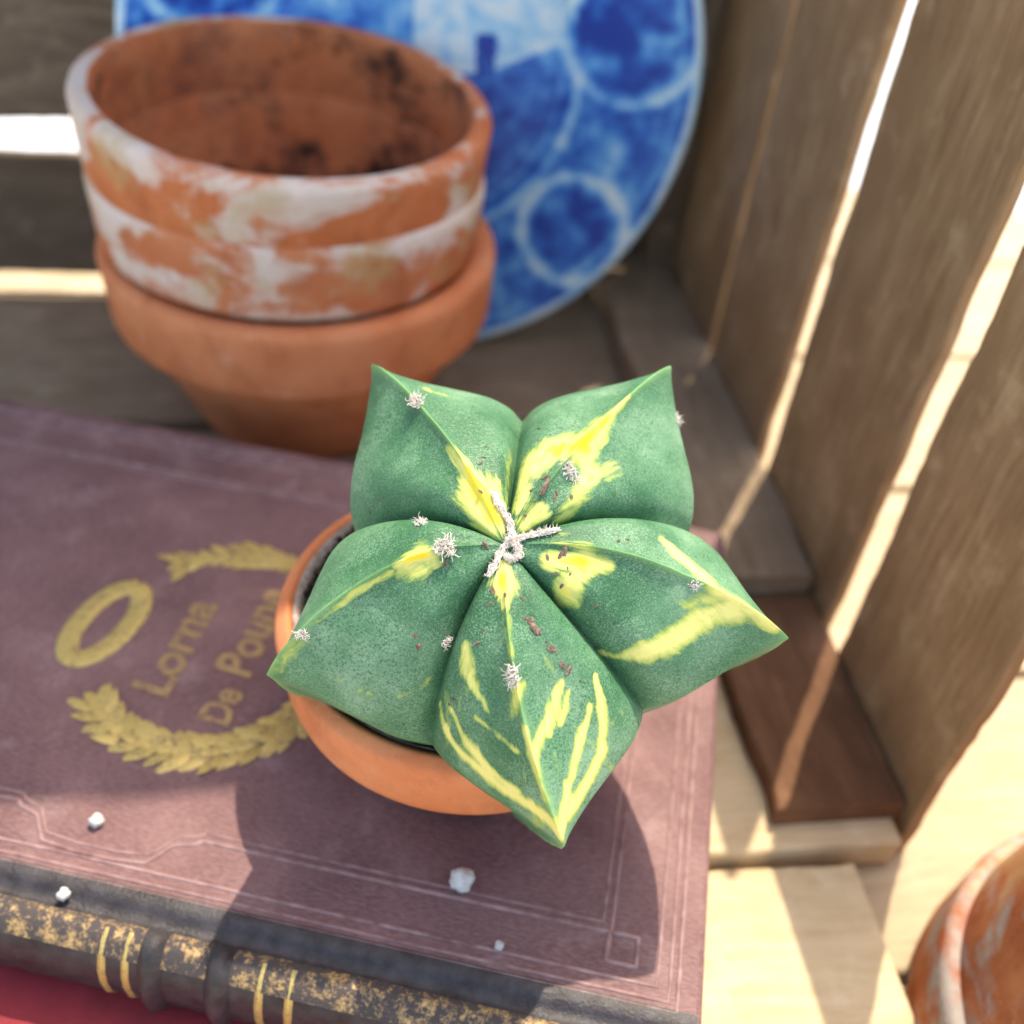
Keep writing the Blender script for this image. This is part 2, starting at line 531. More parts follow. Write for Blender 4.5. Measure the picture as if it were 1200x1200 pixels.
prof = [(.0, .0015)] + [(PR * q, .0015 + .0004 * q) for q in np.linspace(.02, .50, 44)] + \
       [(PR * q, .0017 + .0075 * ((q - .50) / .1) ** 2 * .5) for q in np.linspace(.51, .58, 8)] + \
       [(PR * q, .0035 + .0095 * ((q - .585) / .415)) for q in np.linspace(.59, .985, 44)] + [(PR, .0126), (PR, .0112), (PR * .98, .0100)] + \
       [(PR * .6, .0012), (PR * .56, -.0018), (PR * .52, -.0018), (PR * .5, -.0005), (.001, -.0005)]
V, Fc = lathe(prof, 260)
po = build('dish', V, Fc, M_PLATE, plate, loc=(0, PR, .0))
fattr(po, 'pale', [plate_pale(v[0] / PR, v[1] / PR) for v in V])

# ================================================================== terracotta pots


def pot_parts(name, R, h, rim_h, wall, mat, rim_mat=None, base_r=None, seed=0.0, lip=.0035):
    """pot with its base at z = 0: body and thick rim band"""
    root = empty(name)
    br = base_r or R * .62
    zr = h - rim_h
    top_r = R - lip
    outer = [(br * .2, .0), (br * .93, .0), (br, .0012)] + [(br + (top_r - br) * q, zr * q) for q in np.linspace(.06, 1, 10)] + [(top_r, zr + .002)]
    fl = wall * 1.2
    inner = [(top_r - wall * .3, zr + .0022)] + [(top_r - wall * 1.0 - (top_r - br) * (1 - q), zr * q) for q in np.linspace(1, fl / zr + .02, 12)] + [(br - wall * 1.3, fl), (.0012, fl)]
    V, Fc = lathe(outer + inner, 112, .006, seed)
    o = build('body', V, Fc, mat, root)
    fattr(o, 'inside', [0.0] * (len(outer) * 112) + [1.0] * (len(inner) * 112))
    fattr(o, 'edge', [0.0] * len(V))
    ri = R - wall - lip * .6
    prof = [(top_r - .0008, zr + .0006), (R - .0022, zr), (R - .0006, zr + .0008), (R, zr + .003)] + [(R + .0012 * q, zr + .003 + (rim_h - .0055) * q) for q in (.25, .5, .75, 1)] + \
           [(R + .0006, h - .0009), (R - .0008, h), (R - wall * .55, h + .0003), (ri + .0012, h), (ri, h - .0012)] + [(ri - .001 * q, h - .0012 - (rim_h - .001) * q) for q in (.25, .5, .75, 1)]
    V, Fc = lathe(prof, 112, .006, seed)
    r = build('rim', V, Fc, rim_mat or mat, root)
    ni = 13
    fattr(r, 'inside', sum([[0.0 if j < ni - 1 else 1.0] * 112 for j in range(len(prof))], []))
    fattr(r, 'edge', sum([[1.0 if 7 <= j <= 11 or j < 3 else 0.0] * 112 for j in range(len(prof))], []))
    return root


GP = 'terracotta pots nested in a stack'
p3 = pot_parts('terracotta_pot', .0605, .0640, .0230, .0030, TC_CLEAN, base_r=.0365, seed=1.0, lip=.0062)
p3.location = (-.0178, .3045, FZ - .0008)
tag(p3, 'clean orange terracotta pot, lowest of the nested stack behind the book', 'plant pot', GP)
p2 = pot_parts('terracotta_pot', 0.0578, .0655, .0228, .0030, TC_OLD2, base_r=.0345, seed=4.0, lip=.0045)
p2.location = (-.0212, .3050, FZ + .0206)
p2.rotation_euler = (math.radians(1.6), math.radians(.4), 2.1)
tag(p2, 'lime-stained terracotta pot in the middle of the nested stack', 'plant pot', GP)
p1 = pot_parts('terracotta_pot', .0585, .0655, .0226, .0030, TC_OLD1, base_r=.0355, seed=8.0, lip=.0036)
p1.location = (-.0235, .3090, FZ + .0415)
p1.rotation_euler = (math.radians(4.2), math.radians(.5), .9)
tag(p1, 'weathered terracotta pot with sooty inside, topmost of the nested stack', 'plant pot', GP)
p5 = pot_parts('terracotta_pot', .056, .104, .022, .0045, TC_OLD3, base_r=.041, seed=15.0)
p5.location = (.1690, .060, BZ + .1048)
p5.rotation_euler = (math.pi, 0, 2.6)
tag(p5, 'rusty and grey crusted terracotta pot standing upside down outside the crate', 'plant pot')

# ================================================================== the books
BO = Vector((.0561, .0640, 0))
BR = math.radians(-17.58)
book = empty('book', (BO.x, BO.y, .0165), (0, 0, BR))
tag(book, 'old maroon cloth book with gilt wreath lying under the potted cactus', 'book')
BL, BW, BT = .234, .137, .0195


def slab(x0, x1, y0, y1, z0, z1, r=.0012, nx=2, ny=2):
    """box with rounded long edges (loft of rounded rectangles)"""
    V, Fc = [], []
    ins = [(r, 0), (r * .3, r * .3), (0, r), (0, None), (r * .3, None), (r, None)]
    zz = [z0, z0 + r * .3, z0 + r, z1 - r, z1 - r * .3, z1]
    oo = [r, r * .3, 0, 0, r * .3, r]
    for z, o in zip(zz, oo):
        c = r * 1.6 - o * .3
        a, b, p, q = x0 + o, x1 - o, y0 + o, y1 - o
        for (cx, cy, s) in ((b - c, q - c, 0), (a + c, q - c, 1), (a + c, p + c, 2), (b - c, p + c, 3)):
            for k in range(4):
                t = math.pi / 2 * (s + k / 3)
                V.append((cx + c * math.cos(t), cy + c * math.sin(t), z))
    n = 16
    for j in range(5):
        for i in range(n):
            k = (i + 1) % n
            Fc.append((j * n + i, j * n + k, (j + 1) * n + k, (j + 1) * n + i))
    Fc.append(tuple(range(n))[::-1]); Fc.append(tuple(5 * n + i for i in range(n)))
    return V, Fc


build('front_cover', *slab(-BL, 0, .0035, BW, BT - .0032, BT), M_COVER, book, smooth=False)
build('back_cover', *slab(-BL, 0, .0035, BW, .0, .0032), M_COVER, book, smooth=False)
build('page_block', *slab(-BL + .003, -.003, .0, BW - .0035, .0030, BT - .0030, .0006), M_PAGES, book, smooth=False)
fc = [o for o in book.children if o.name.startswith('front_cover')][0]
# spine: a long convex leather back with raised bands
sp = [(.0060, BT + .0003), (.0040, BT + .0005), (.0024, BT - .0002), (.0012, BT - .0012), (-.0004, BT - .0006), (-.0022, BT + .0003), (-.0042, BT - .0004), (-.0060, BT - .0026), (-.0074, BT - .0062), (-.0078, BT * .5),
      (-.0074, .0058), (-.0060, .0026), (-.0040, .0006), (-.0020, .0002), (.0010, .0002)]


def spine_loft(x0, x1, grow=0.0, n=60, i0=0, i1=None, wear=0.0):
    P = sp[i0:i1]
    V, Fc = [], []
    m = len(P)
    for i in range(n + 1):
        x = x0 + (x1 - x0) * i / n
        g = grow * (math.sin(math.pi * i / n) if n < 40 else 1)
        for j, (y, z) in enumerate(P):
            a = max(0, min(1, (j + i0 - 3) / 3))
            d = Vector((y + .001, z - BT * .5)).normalized() * (g * a + wear * min(1, max(0, j + i0 - 2) / 3) * mnoise.noise((x * 300, j * .7, 3)))
            V.append((x, y + d.x, z + d.y))
    for i in range(n):
        for j in range(m - 1):
            Fc.append((i * m + j, i * m + j + 1, (i + 1) * m + j + 1, (i + 1) * m + j))
    return V, Fc


spine = build('spine', *spine_loft(-BL + .001, -.001, 0, 160, wear=.00025), M_SPINE, book)
for x in (-.030, -.073, -.0785, -.1035, -.108, -.150, -.195, -.215):
    build('gilt_band', *spine_loft(x, x + .0016, .0004, 6, 5, 13), M_GILT, spine)
for x in (-.088, -.1065 + .006, -.165):
    build('raised_band', *spine_loft(x, x + .0048, .0020, 8, 4, 13), M_SPINE, spine)
build('gilt_tooling', *spine_loft(-BL + .004, -.004, .0003, 160, 4, 8, wear=.00012), M_WORN, spine)

# blind-tooled lines, raised from the cloth
TZ = BT


def line(pts, w=.00045, zs=.9, name='tooled_line'):
    P = []
    for a, b in zip(pts[:-1], pts[1:]):
        n = max(2, int((Vector(b) - Vector(a)).length / .004))
        P += [(a[0] + (b[0] - a[0]) * i / n, a[1] + (b[1] - a[1]) * i / n) for i in range(n)]
    P.append(pts[-1])
    return build(name, *tube([(x, y, TZ - .00008) for x, y in P], w, 8, zs), M_LINE, fc)


def frame(d, w=.0005):
    line([(-BL + d, d + .001), (-d, d + .001), (-d, BW - d), (-BL + d, BW - d), (-BL + d, d + .001)], w)


frame(.0046, .0005); frame(.0062, .0004); frame(.0085, .0004)
I = .0178
hx = -BL / 2
jog = lambda s: [(hx + s * .018, I - .0010), (hx + s * .014, I - .0022), (hx + s * .0105, I - .0068), (hx + s * .004, I - .0075)]
for d, w in ((0, .0005), (.0017, .00035)):
    i2 = I + d
    line([(hx + .019, i2), (-i2, i2), (-i2, BW - i2), (-BL + i2, BW - i2), (-BL + i2, i2), (hx - .019, i2)], w)
    line([(hx + .019, i2)] + [(x, y + d) for x, y in jog(1)] + [(x, y + d) for x, y in jog(-1)[::-1]] + [(hx - .019, i2)], w)
for cx, cy in ((-I, I), (-I, BW - I), (-BL + I, I), (-BL + I, BW - I)):
    sx = 1 if cx > -BL / 2 else -1; sy = -1 if cy < BW / 2 else 1
    line([(cx, cy), (cx + sx * .0052, cy), (cx + sx * .0052, cy + sy * .0056), (cx - sx * .0004, cy + sy * .0056), (cx - sx * .0002, cy)], .0006)

# gilt emblem: laurel wreath, medallion ring, title
WC = Vector((-.1145, .0650))
leafV = [(0, -1, 0), (.42, -.45, .10), (.5, .1, .16), (.3, .65, .10), (0, 1, 0), (-.3, .65, .10), (-.5, .1, .16), (-.42, -.45, .10), (0, 0, .30)]
leafF = [(i, (i + 1) % 8, 8) for i in range(8)]
leaf_me = bpy.data.meshes.new('wreath_leaf')
leaf_me.from_pydata(leafV, [], leafF); leaf_me.materials.append(M_GILT)
leaf_me.polygons.foreach_set('use_smooth', [True] * 8)
wreath = build('wreath', *tube([(WC.x + .0285 * math.cos(a), WC.y + .0295 * math.sin(a), TZ) for a in np.linspace(-2.35, 2.35, 90)], .0006, 6, .4), M_GILT, book)
for sgn in (-1, 1):
    n = 19
    for i in range(n):
        a = sgn * (.06 + 2.28 * i / (n - 1))
        thick = 1.0 if sgn < 0 else (.75 + .3 * math.sin(i * 1.1))
        for side in (-1, 0, 1):
            rad = 1 + side * .095 * thick
            px, py = WC.x + .0285 * rad * math.cos(a), WC.y + .0295 * rad * math.sin(a)
            o = link('leaf', leaf_me, wreath, (px, py, TZ + .00004))
            # along the branch, splayed to its side
            tang = math.atan2(.0295 * math.cos(a), -.0285 * math.sin(a)) + (math.pi if sgn < 0 else 0)
            o.rotation_euler = (rng.uniform(-.12, .12), rng.uniform(-.12, .12), tang - math.pi / 2 - sgn * side * .62 + rng.uniform(-.15, .15))
            s = (.0034 + .0007 * rng.random()) * (1.0 if side else .9) * (.75 + .35 * thick)
            o.scale = (s * .68, s, s * .42)
RC = Vector((-.1420, .0650))
ang = math.radians(82)
ringp = []
for q in np.linspace(0, 2 * math.pi, 40):
    u, v = .0118 * math.cos(q), .0056 * math.sin(q)
    ringp.append((RC.x + u * math.cos(ang) - v * math.sin(ang), RC.y + u * math.sin(ang) + v * math.cos(ang), TZ))
ring = build('medallion_ring', *tube(ringp, .0026, 10, .10), M_GILT, book)
for i in range(26):
    q = 2 * math.pi * i / 26
    p = ringp[int(39 * i / 26)]
    o = link('leaf', leaf_me, ring, (p[0] + rng.uniform(-.001, .001), p[1] + rng.uniform(-.001, .001), TZ + .0001), (0, 0, rng.uniform(0, 6)))
    o.scale = (.0011, .0018, .0012)


def title(txt, x, y0, y1, size):
    cu = bpy.data.curves.new('title', 'FONT')
    cu.body = txt; cu.size = size; cu.extrude = .012 * size; cu.offset = .028 * size; cu.resolution_u = 3; cu.shear = .12
    tmp = bpy.data.objects.new('title', cu); COL.objects.link(tmp)
    bpy.context.view_layer.update()
    me = bpy.data.meshes.new_from_object(tmp.evaluated_get(bpy.context.evaluated_depsgraph_get()))
    COL.objects.unlink(tmp); bpy.data.objects.remove(tmp)
    me.materials.clear(); me.materials.append(M_TITLE)
    xs = [v.co.x for v in me.vertices]; w = max(xs) - min(xs)
    for v in me.vertices: v.co.x = (v.co.x - min(xs)) * (y1 - y0) / w
    # reads from the spine side towards the fore edge: text x -> book +y, text up -> book -x
    return link('title', me, book, (x, y0, TZ + .0001), (0, 0, math.pi / 2))


title('Lorna', -.1195, .0480, .0765, .0120)
title('De', -.1040, .0440, .0535, .0100)
title('Poune', -.1045, .0575, .0845, .0120)

red = empty('book', (BO.x, BO.y, FZ - .0005), (0, 0, BR + math.radians(1.5)))
tag(red, 'red cloth book underneath the maroon book', 'book')
RT = .0165 - (FZ - .0005) + .0002
build('front_cover', *slab(-.245, -.012, -.030, .118, RT - .0028, RT), M_RED, red, smooth=False)
build('back_cover', *slab(-.245, -.012, -.030, .118, 0, .0028), M_RED, red, smooth=False)
build('page_block', *slab(-.242, -.014, -.026, .115, .0026, RT - .0026, .0006), M_PAGES, red, smooth=False)
build('spine', *slab(-.245, -.012, .116, .1205, .0, RT, .0016), M_RED, red, smooth=False)

# ================================================================== small pot and soil
KS = 1.16                                                 # size of the potted cactus
EYE = Vector((0, 0, .22))
RIM = EYE + (Vector((.0181, .1174, .0931)) - EYE) * KS
SP = Vector((RIM.x, RIM.y, .0361))
sp_h = RIM.z - SP.z
sr = pot_parts('terracotta_pot', .0370, sp_h, .0164, .0022, TC_CLEAN, base_r=.0232, seed=21.0, lip=.0012)
sr.location = SP
tag(sr, 'small bright orange terracotta pot holding the star cactus on the maroon book', 'plant pot')
M_CRUST = simple('lime crust', (.60, .52, .50), .9, 0, vscale=500, dark=(.30, .20, .17), bump=.5)
V, Fc = lathe([(.0326, sp_h - .0085), (.0329, sp_h - .004), (.0332, sp_h - .0016), (.0339, sp_h - .0003), (.0346, sp_h + .0002)], 96, .004, 21.0)
build('lime_crust', V, Fc, M_CRUST, sr)
soil_z = SP.z + sp_h - .0014
V, Fc = [], []
NR, NS = 26, 110
for j in range(NR + 1):
    r = .0330 * j / NR
    for i in range(NS):
        a = 2 * math.pi * i / NS
        x, y = r * math.cos(a), r * math.sin(a)
        V.append((x, y, .0011 * mnoise.noise((x * 260, y * 260, 1)) + .0009 * mnoise.noise((x * 800, y * 800, 4)) - .0005))
for j in range(NR):
    for i in range(NS):
        k = (i + 1) % NS
        Fc.append((j * NS + i, j * NS + k, (j + 1) * NS + k, (j + 1) * NS + i))
ac = Acc(); ac.v, ac.f = V, Fc
for i in range(900):
    a = rng.uniform(0, 2 * math.pi); r = .0328 * math.sqrt(rng.uniform(.5, 1))
    s = rng.uniform(.0003, .0011)
    x, y = r * math.cos(a), r * math.sin(a)
    d = Vector((rng.uniform(-1, 1), rng.uniform(-1, 1), rng.uniform(-.3, .6))).normalized() * s
    c = Vector((x, y, rng.uniform(-.0002, .0016)))
    ac.add(tube([c - d, c - d * .5, c + d * .4, c + d], [s * .3, s * .8, s * .9, s * .3], 5))
soil = build('potting_soil', ac.v, ac.f, M_SOIL, None, loc=(SP.x, SP.y, soil_z))
tag(soil, 'dark crumbly potting soil inside the small orange pot', 'soil', kind='stuff')

# ================================================================== the cactus
cactus = empty('star_cactus', (SP.x + .003, SP.y, soil_z))
tag(cactus, 'five-ribbed green star cactus with yellow variegation growing in small pot', 'cactus')
CO = Vector(cactus.location)
# rib tips and valleys in the plane across the cactus axis: angle (degrees), radius, drop below the crown (metres)
TIPS=[(117.9,.03952,.011),(48.5,.0421,.011),(-18.4,.04057,.010),(-82.3,.03844,.012),(-159.3,.03611,.011)]
VALS=[(80.5,.02631,.014),(11.5,.02902,.016),(-47.5,.02738,.016),(-118.3,.02567,.018),(157.4,.02415,.015)]
TBOW=[-9,5,17,-14,-25]; VBOW=[0,17,-2,-15,-18]   # how far each ridge and furrow swings aside near the crown
CA=np.array([.0188,.0986,.1251]); CX=np.array([-.1242,-.4437,.8875])
C1=np.array([.9923,-.0556,.1111]); C2=np.array([0,.8944,.4472])
CSH=np.array([-.0063,-.0011,0.])
def dome(t,q=.955):
    t=np.minimum(t,1.); return (1-np.sqrt(1-q*t*t))/(1-np.sqrt(1-q))
def prof(t,R,h,ridge):
    s=np.clip(t-1,0,None); tt=np.minimum(t,1.)
    if ridge:
        rho=R*np.where(t<=1,tt,1-.02*s-.28*s*s); z=-h*dome(t)-.046*s
        z=z+.0016*np.sin(np.pi*np.clip(tt/.6,0,1))
    else:
        rho=R*np.where(t<=1,tt,1-.12*s-.22*s*s); z=-h*(.35*tt+.65*dome(t,.9))-.040*s
    return rho,z
def surf(k,u,t):
    """k rib, u in [-1,1] across the rib (0 = ridge), t in [0,2] crown to base -> local xyz"""
    u=np.asarray(u,float);t=np.asarray(t,float)
    a,R,h=TIPS[k]; rr,zr=prof(t,R,h,True)
    out=[]
    res=np.zeros(u.shape+(3,))
    for side in (-1,1):
        # side -1 : clockwise neighbour valley (k), +1 : counter-clockwise valley (k-1)
        va,Rv,hv=VALS[k] if side<0 else VALS[k-1]
        rg,zg=prof(t,Rv,hv,False)
        w=np.abs(u)
        sw=np.clip(1-t,0,1); a0=np.radians(a+TBOW[k]*sw); a1=np.radians(va+VBOW[k if side<0 else k-1]*sw)
        p0=np.stack([rr*np.cos(a0),rr*np.sin(a0)],-1)
        p1=np.stack([rg*np.cos(a1),rg*np.sin(a1)],-1)
        d=p1-p0; L=np.linalg.norm(d,axis=-1)+1e-9
        n=np.stack([d[...,1],-d[...,0]],-1)/L[...,None]
        mid=(p0+p1)*.5
        sg=np.sign((n*mid).sum(-1)); sg=np.where(sg==0,1,sg); n=n*sg[...,None]
        b=np.sin(np.pi*np.power(w,2.4))
        bul=.046*L*b
        lip=np.exp(-(w/.045)**2)*.00035*np.clip(t*3,0,1)
        # near the crown the flank bulges upward, further down outward
        up=np.clip(1-t*t*.95,0,1)*np.where(t<=1,1,0)
        xy=p0*(1-w)[...,None]+p1*w[...,None]+n*(bul*(1-.75*up))[...,None]
        z=zr*(1-w)+zg*w+bul*up*.9+.0018*b*np.clip(t*2,0,1)*np.clip(1.4-t,0,1)+lip-.0013*np.exp(-((1-w)/.05)**2)*np.clip(t*3,0,1)
        xy=xy+p0/(np.linalg.norm(p0,axis=-1)+1e-9)[...,None]*(lip*t)[...,None]
        m=(u<0) if side<0 else (u>=0)
        P=np.concatenate([xy,z[...,None]],-1)
        res=np.where(m[...,None],P,res)
    return res
def world(P,t):
    s=np.clip(np.asarray(t)-1,0,None)
    Q=CA+P[...,:1]*C1+P[...,1:2]*C2+P[...,2:]*CX+(s*s)[...,None]*CSH
    return np.array([0,0,.22])+(Q-np.array([0,0,.22]))*KS

YEL=[
(0,[(0.05,0.43,0.59,0.6),(0.0,0.3,1.06,1),(0.0,0.2,2.83,1),(-0.02,0.12,2.36,1),(-0.72,0.09,0.83,0.9)]),
(0,[(-0.93,0.72,0.83,0.3),(-0.9,0.43,0.94,0.3),(-0.88,0.17,0.71,0.35)]),
(0,[(-0.27,0.87,0.47,0.45),(-0.52,0.86,0.47,0.4),(-0.7,0.82,0.35,0.3)]),
(1,[(0.0,0.72,0.47,0.8),(0.0,0.57,1.53,1),(0.0,0.45,2.71,1),(0.45,0.48,2.48,0.95),(0.65,0.4,1.77,0.75)]),
(1,[(-0.15,0.47,2.36,1),(-0.52,0.45,1.42,0.9),(-0.78,0.36,1.3,0.6),(-0.93,0.3,1.06,0.5)]),
(1,[(-0.47,0.19,1.18,0.85),(-0.47,0.11,0.94,0.8)]),
(1,[(0.78,0.44,1.06,0.5),(0.68,0.2,1.18,0.55)]),
(1,[(-0.52,0.57,1.53,0.35),(-0.65,0.54,1.06,0.3)]),
(2,[(-0.5,0.2,1.06,0.75),(-0.32,0.3,1.53,1),(-0.2,0.39,0.83,0.8)]),
(2,[(-0.47,0.33,1.18,0.8),(-0.9,0.36,1.65,0.85),(-0.97,0.36,0.94,0.6)]),
(2,[(0.0,0.19,1.65,0.35),(0.0,0.27,1.18,0.3)]),
(2,[(0.6,0.67,0.47,0.8),(0.33,0.71,0.94,1),(0.0,0.73,1.3,1),(0.0,0.84,1.53,1),(-0.02,0.95,0.83,0.8)]),
(2,[(-0.07,0.82,1.65,1),(-0.3,0.79,1.42,0.8),(-0.6,0.79,1.65,1),(-0.85,0.75,1.06,0.95),(-1.0,0.66,0.59,0.9)]),
(2,[(-0.05,0.75,0.94,0.6),(-0.27,0.7,1.06,0.35)]),
(3,[(0.0,0.07,0.59,1),(0.0,0.14,1.65,1),(0.0,0.21,0.83,0.7)]),
(3,[(0.0,0.24,0.71,0.4),(-0.05,0.4,0.59,0.35)]),
(3,[(0.0,0.5,1.06,0.75),(-0.15,0.62,0.59,0.5)]),
(3,[(-0.78,0.52,0.71,0.75),(-0.7,0.6,0.94,0.85),(-0.57,0.64,0.47,0.6),(-0.45,0.68,0.35,0.5)]),
(3,[(-0.95,0.81,0.47,0.9),(-0.8,0.9,0.71,1),(-0.57,0.94,0.94,1),(-0.32,0.95,1.06,1),(-0.05,0.94,0.94,1),(0.0,0.96,0.83,1)]),
(3,[(-0.82,0.79,0.35,0.85),(-0.65,0.87,0.71,0.95),(-0.5,0.91,0.83,1),(-0.3,0.93,0.83,1)]),
(3,[(-0.6,0.75,0.35,0.55),(-0.4,0.75,0.35,0.55),(-0.17,0.75,0.35,0.5)]),
(3,[(0.5,0.62,0.47,0.7),(0.23,0.68,1.06,0.9),(0.0,0.72,0.83,0.8),(-0.02,0.85,0.59,0.6)]),
(3,[(0.53,0.67,0.35,0.7),(0.33,0.72,0.47,0.7)]),
(3,[(0.62,0.77,0.47,0.85),(0.43,0.82,0.71,0.9),(0.25,0.88,0.71,0.95),(0.07,0.94,0.83,1)]),
(3,[(0.8,0.71,0.35,0.7),(0.7,0.81,0.59,0.9),(0.55,0.92,0.71,1),(0.33,0.95,0.94,1),(0.1,0.95,1.06,1),(0.0,0.97,0.83,1)]),
(3,[(0.0,0.63,0.59,0.75),(0.0,0.71,0.59,0.7),(0.0,0.81,0.59,0.6)]),
(4,[(0.03,0.4,0.83,0.6),(0.0,0.32,1.89,1),(0.15,0.3,1.18,0.8)]),
(4,[(0.2,0.38,1.65,0.7),(0.18,0.42,1.06,0.5)]),
(4,[(0.07,0.45,0.35,0.45),(0.05,0.62,0.35,0.45),(0.03,0.79,0.35,0.45)]),
(4,[(0.03,0.87,1.3,0.4),(0.03,0.96,1.06,0.3)]),
(4,[(0.38,0.92,0.47,0.3),(0.62,0.9,0.47,0.3),(0.8,0.84,0.47,0.3),(0.93,0.74,0.47,0.35)])]
TUFT= [(0, 0.0, 0.67, 1.1), (4, -0.82, 0.48, 0.8), (4, 0.0, 0.22, 1.3), (4, 0.03, 0.83, 0.8), (1, -0.15, 0.36, 1.1), (4, 0.95, 0.55, 0.8), (3, -0.02, 0.46, 1.25), (2, -0.05, 0.66, 0.7), (1, -0.32, 1.0, 0.8), (1, -0.4, 0.39, 0.7)]
SCAB= [(1, 0.25, 0.3, 9), (1, 0.0, 0.24, 7), (1, 0.0, 0.21, 5), (1, -0.4, 0.29, 5), (1, -0.5, 0.27, 4), (1, -0.65, 0.35, 4), (1, 0.0, 0.18, 4), (1, 0.45, 0.26, 3), (1, 0.0, 0.11, 4), (1, 0.0, 0.09, 3), (3, 0.38, 0.33, 7), (3, 0.43, 0.35, 7), (3, 0.45, 0.38, 8), (3, 0.5, 0.41, 6), (3, 0.53, 0.45, 5), (3, 0.55, 0.49, 4), (3, 0.58, 0.53, 4), (3, 0.6, 0.57, 5), (3, 0.62, 0.6, 4), (3, 0.65, 0.67, 2), (3, 0.0, 0.18, 5), (3, -0.5, 0.22, 4), (3, -0.32, 0.22, 3), (3, -0.6, 0.4, 4), (3, -0.65, 0.47, 3), (3, -0.52, 0.28, 3), (3, 0.45, 0.24, 3), (2, -0.3, 0.21, 5), (2, -0.15, 0.21, 4), (2, -0.5, 0.19, 4), (2, -0.55, 0.28, 3), (2, -0.62, 0.31, 4), (2, -0.72, 0.26, 4), (2, -0.85, 0.32, 3), (2, -0.78, 0.5, 4), (4, 0.73, 0.6, 4), (4, 0.75, 0.64, 4), (4, 0.9, 0.52, 3), (4, 0.85, 0.77, 2), (3, -0.82, 0.74, 4), (3, -0.88, 0.77, 3), (0, -0.6, 0.51, 3), (0, -0.52, 0.44, 3), (0, -0.4, 0.39, 3), (0, 0.93, 0.88, 2), (0, 0.9, 0.85, 3), (0, 0.9, 0.82, 3), (0, 0.88, 0.78, 2), (0, 0.33, 0.69, 2), (0, 0.7, 0.55, 2), (0, -0.02, 0.21, 4), (1, 0.8, 0.69, 3), (1, 0.75, 0.62, 3), (1, 0.75, 0.59, 3), (2, 0.45, 0.48, 3), (2, 0.35, 0.44, 3), (4, 0.33, 0.28, 4), (4, 0.0, 0.08, 4), (4, 0.0, 0.09, 3), (3, 0.8, 0.69, 2), (3, -0.47, 0.98, 2)]
WOOL= [[(0, -0.52, 0.24), (0, -0.57, 0.2), (0, -0.72, 0.17), (1, 0.75, 0.11), (1, 0.0, 0.04), (1, 0.0, 0.01), (3, -0.72, 0.03), (3, -0.68, 0.09), (3, -0.72, 0.15), (3, -0.75, 0.17)], [(1, 0.0, 0.02), (2, 0.68, 0.07), (2, 0.7, 0.13), (2, 0.65, 0.18), (2, 0.68, 0.24)], [(2, 0.65, 0.03), (2, -0.17, 0.05), (2, -0.78, 0.08), (3, 0.62, 0.08), (3, 0.0, 0.04)]]

CAW = np.array([0, 0, .22]) + (CA - np.array([0, 0, .22])) * KS
NU, NTT = 100, 190
us = np.linspace(-1, 1, NU + 1)
us = np.sign(us) * np.abs(us) ** 1.15
ts = np.concatenate([np.linspace(.004, 1.0, 140), np.linspace(1.006, 2.0, NTT - 140)])
U, TT = np.meshgrid(us, ts)
allV, allF, att = [], [], {k: [] for k in ('yellow', 'vivid', 'ridge', 'tone', 'cu', 'ct', 'ck', 'wisp')}
for k in range(5):
    P = world(surf(k, U, TT), TT)
    flat = P.reshape(-1, 3)
    wob = np.array([mnoise.noise_vector((p[0] * 260, p[1] * 260, p[2] * 260)) for p in flat]) * .0006
    ye = np.zeros(len(flat)); vi = np.zeros(len(flat))
    for kk, pts in YEL:
        if kk != k: continue
        a = np.array(pts, float)
        C = world(surf(k, a[:, 0], a[:, 1]), a[:, 1])
        for i in range(len(a) - 1):
            p, q = C[i], C[i + 1]
            d = q - p; L2 = d @ d + 1e-12
            fw = flat + wob
            h = np.clip(((fw - p) @ d) / L2, 0, 1)
            dist = np.linalg.norm(fw - (p + h[:, None] * d), axis=1)
            r = KS * (a[i, 2] + (a[i + 1, 2] - a[i, 2]) * h) * .001
            s = a[i, 3] + (a[i + 1, 3] - a[i, 3]) * h
            ye = np.maximum(ye, s * np.clip(1.30 - dist / np.maximum(r, 1e-5) * .72, 0, 1))
            vi = np.maximum(vi, np.clip(1.3 - dist / np.maximum(r, 1e-5), 0, 1) * (r > .0012))
    # slow unevenness of the skin
    dv = np.array([mnoise.noise((p[0] * 130 + 3, p[1] * 130, p[2] * 130)) + .5 * mnoise.noise((p[0] * 330, p[1] * 330 + 7, p[2] * 330)) for p in flat])
    ax = flat - CAW; ax = ax / (np.linalg.norm(ax, axis=1, keepdims=True) + 1e-9)
    damp = np.clip(1 - np.abs(U.ravel()) ** 8, 0, 1) * np.clip(TT.ravel() * 4, 0, 1)
    flat = flat + ax * (dv * .00022 * damp)[:, None]
    att['yellow'].append(ye)
    tr, ur = TT.ravel(), U.ravel()
    att['wisp'].append((np.clip((tr - .30) * 3, 0, 1) if k == 3 else 0 * tr if k != 4 else .2 * np.clip((tr - .6) * 4, 0, 1)) * (tr < 1.3))
    att['cu'].append(U.ravel() * .5 + .0); att['ct'].append(TT.ravel()); att['ck'].append(np.full(len(flat), float(k)))
    att['vivid'].append(vi * (TT.ravel() < .62))
    att['ridge'].append(np.exp(-(np.abs(U.ravel()) / .035) ** 2) * np.clip(TT.ravel() * 3, 0, 1))
    att['tone'].append(np.clip(TT.ravel() - .45, -.3, .55))
    o = len(allV)
    base = sum(len(v) for v in allV)
    allV.append(flat)
    w = NU + 1
    for j in range(NTT - 1):
        for i in range(NU):
            q = base + j * w + i
            allF.append((q, q + 1, q + w + 1, q + w))
VV = np.concatenate(allV) - np.array(CO)
body = build('body', VV, [f[::-1] for f in allF], M_CACTUS, cactus)
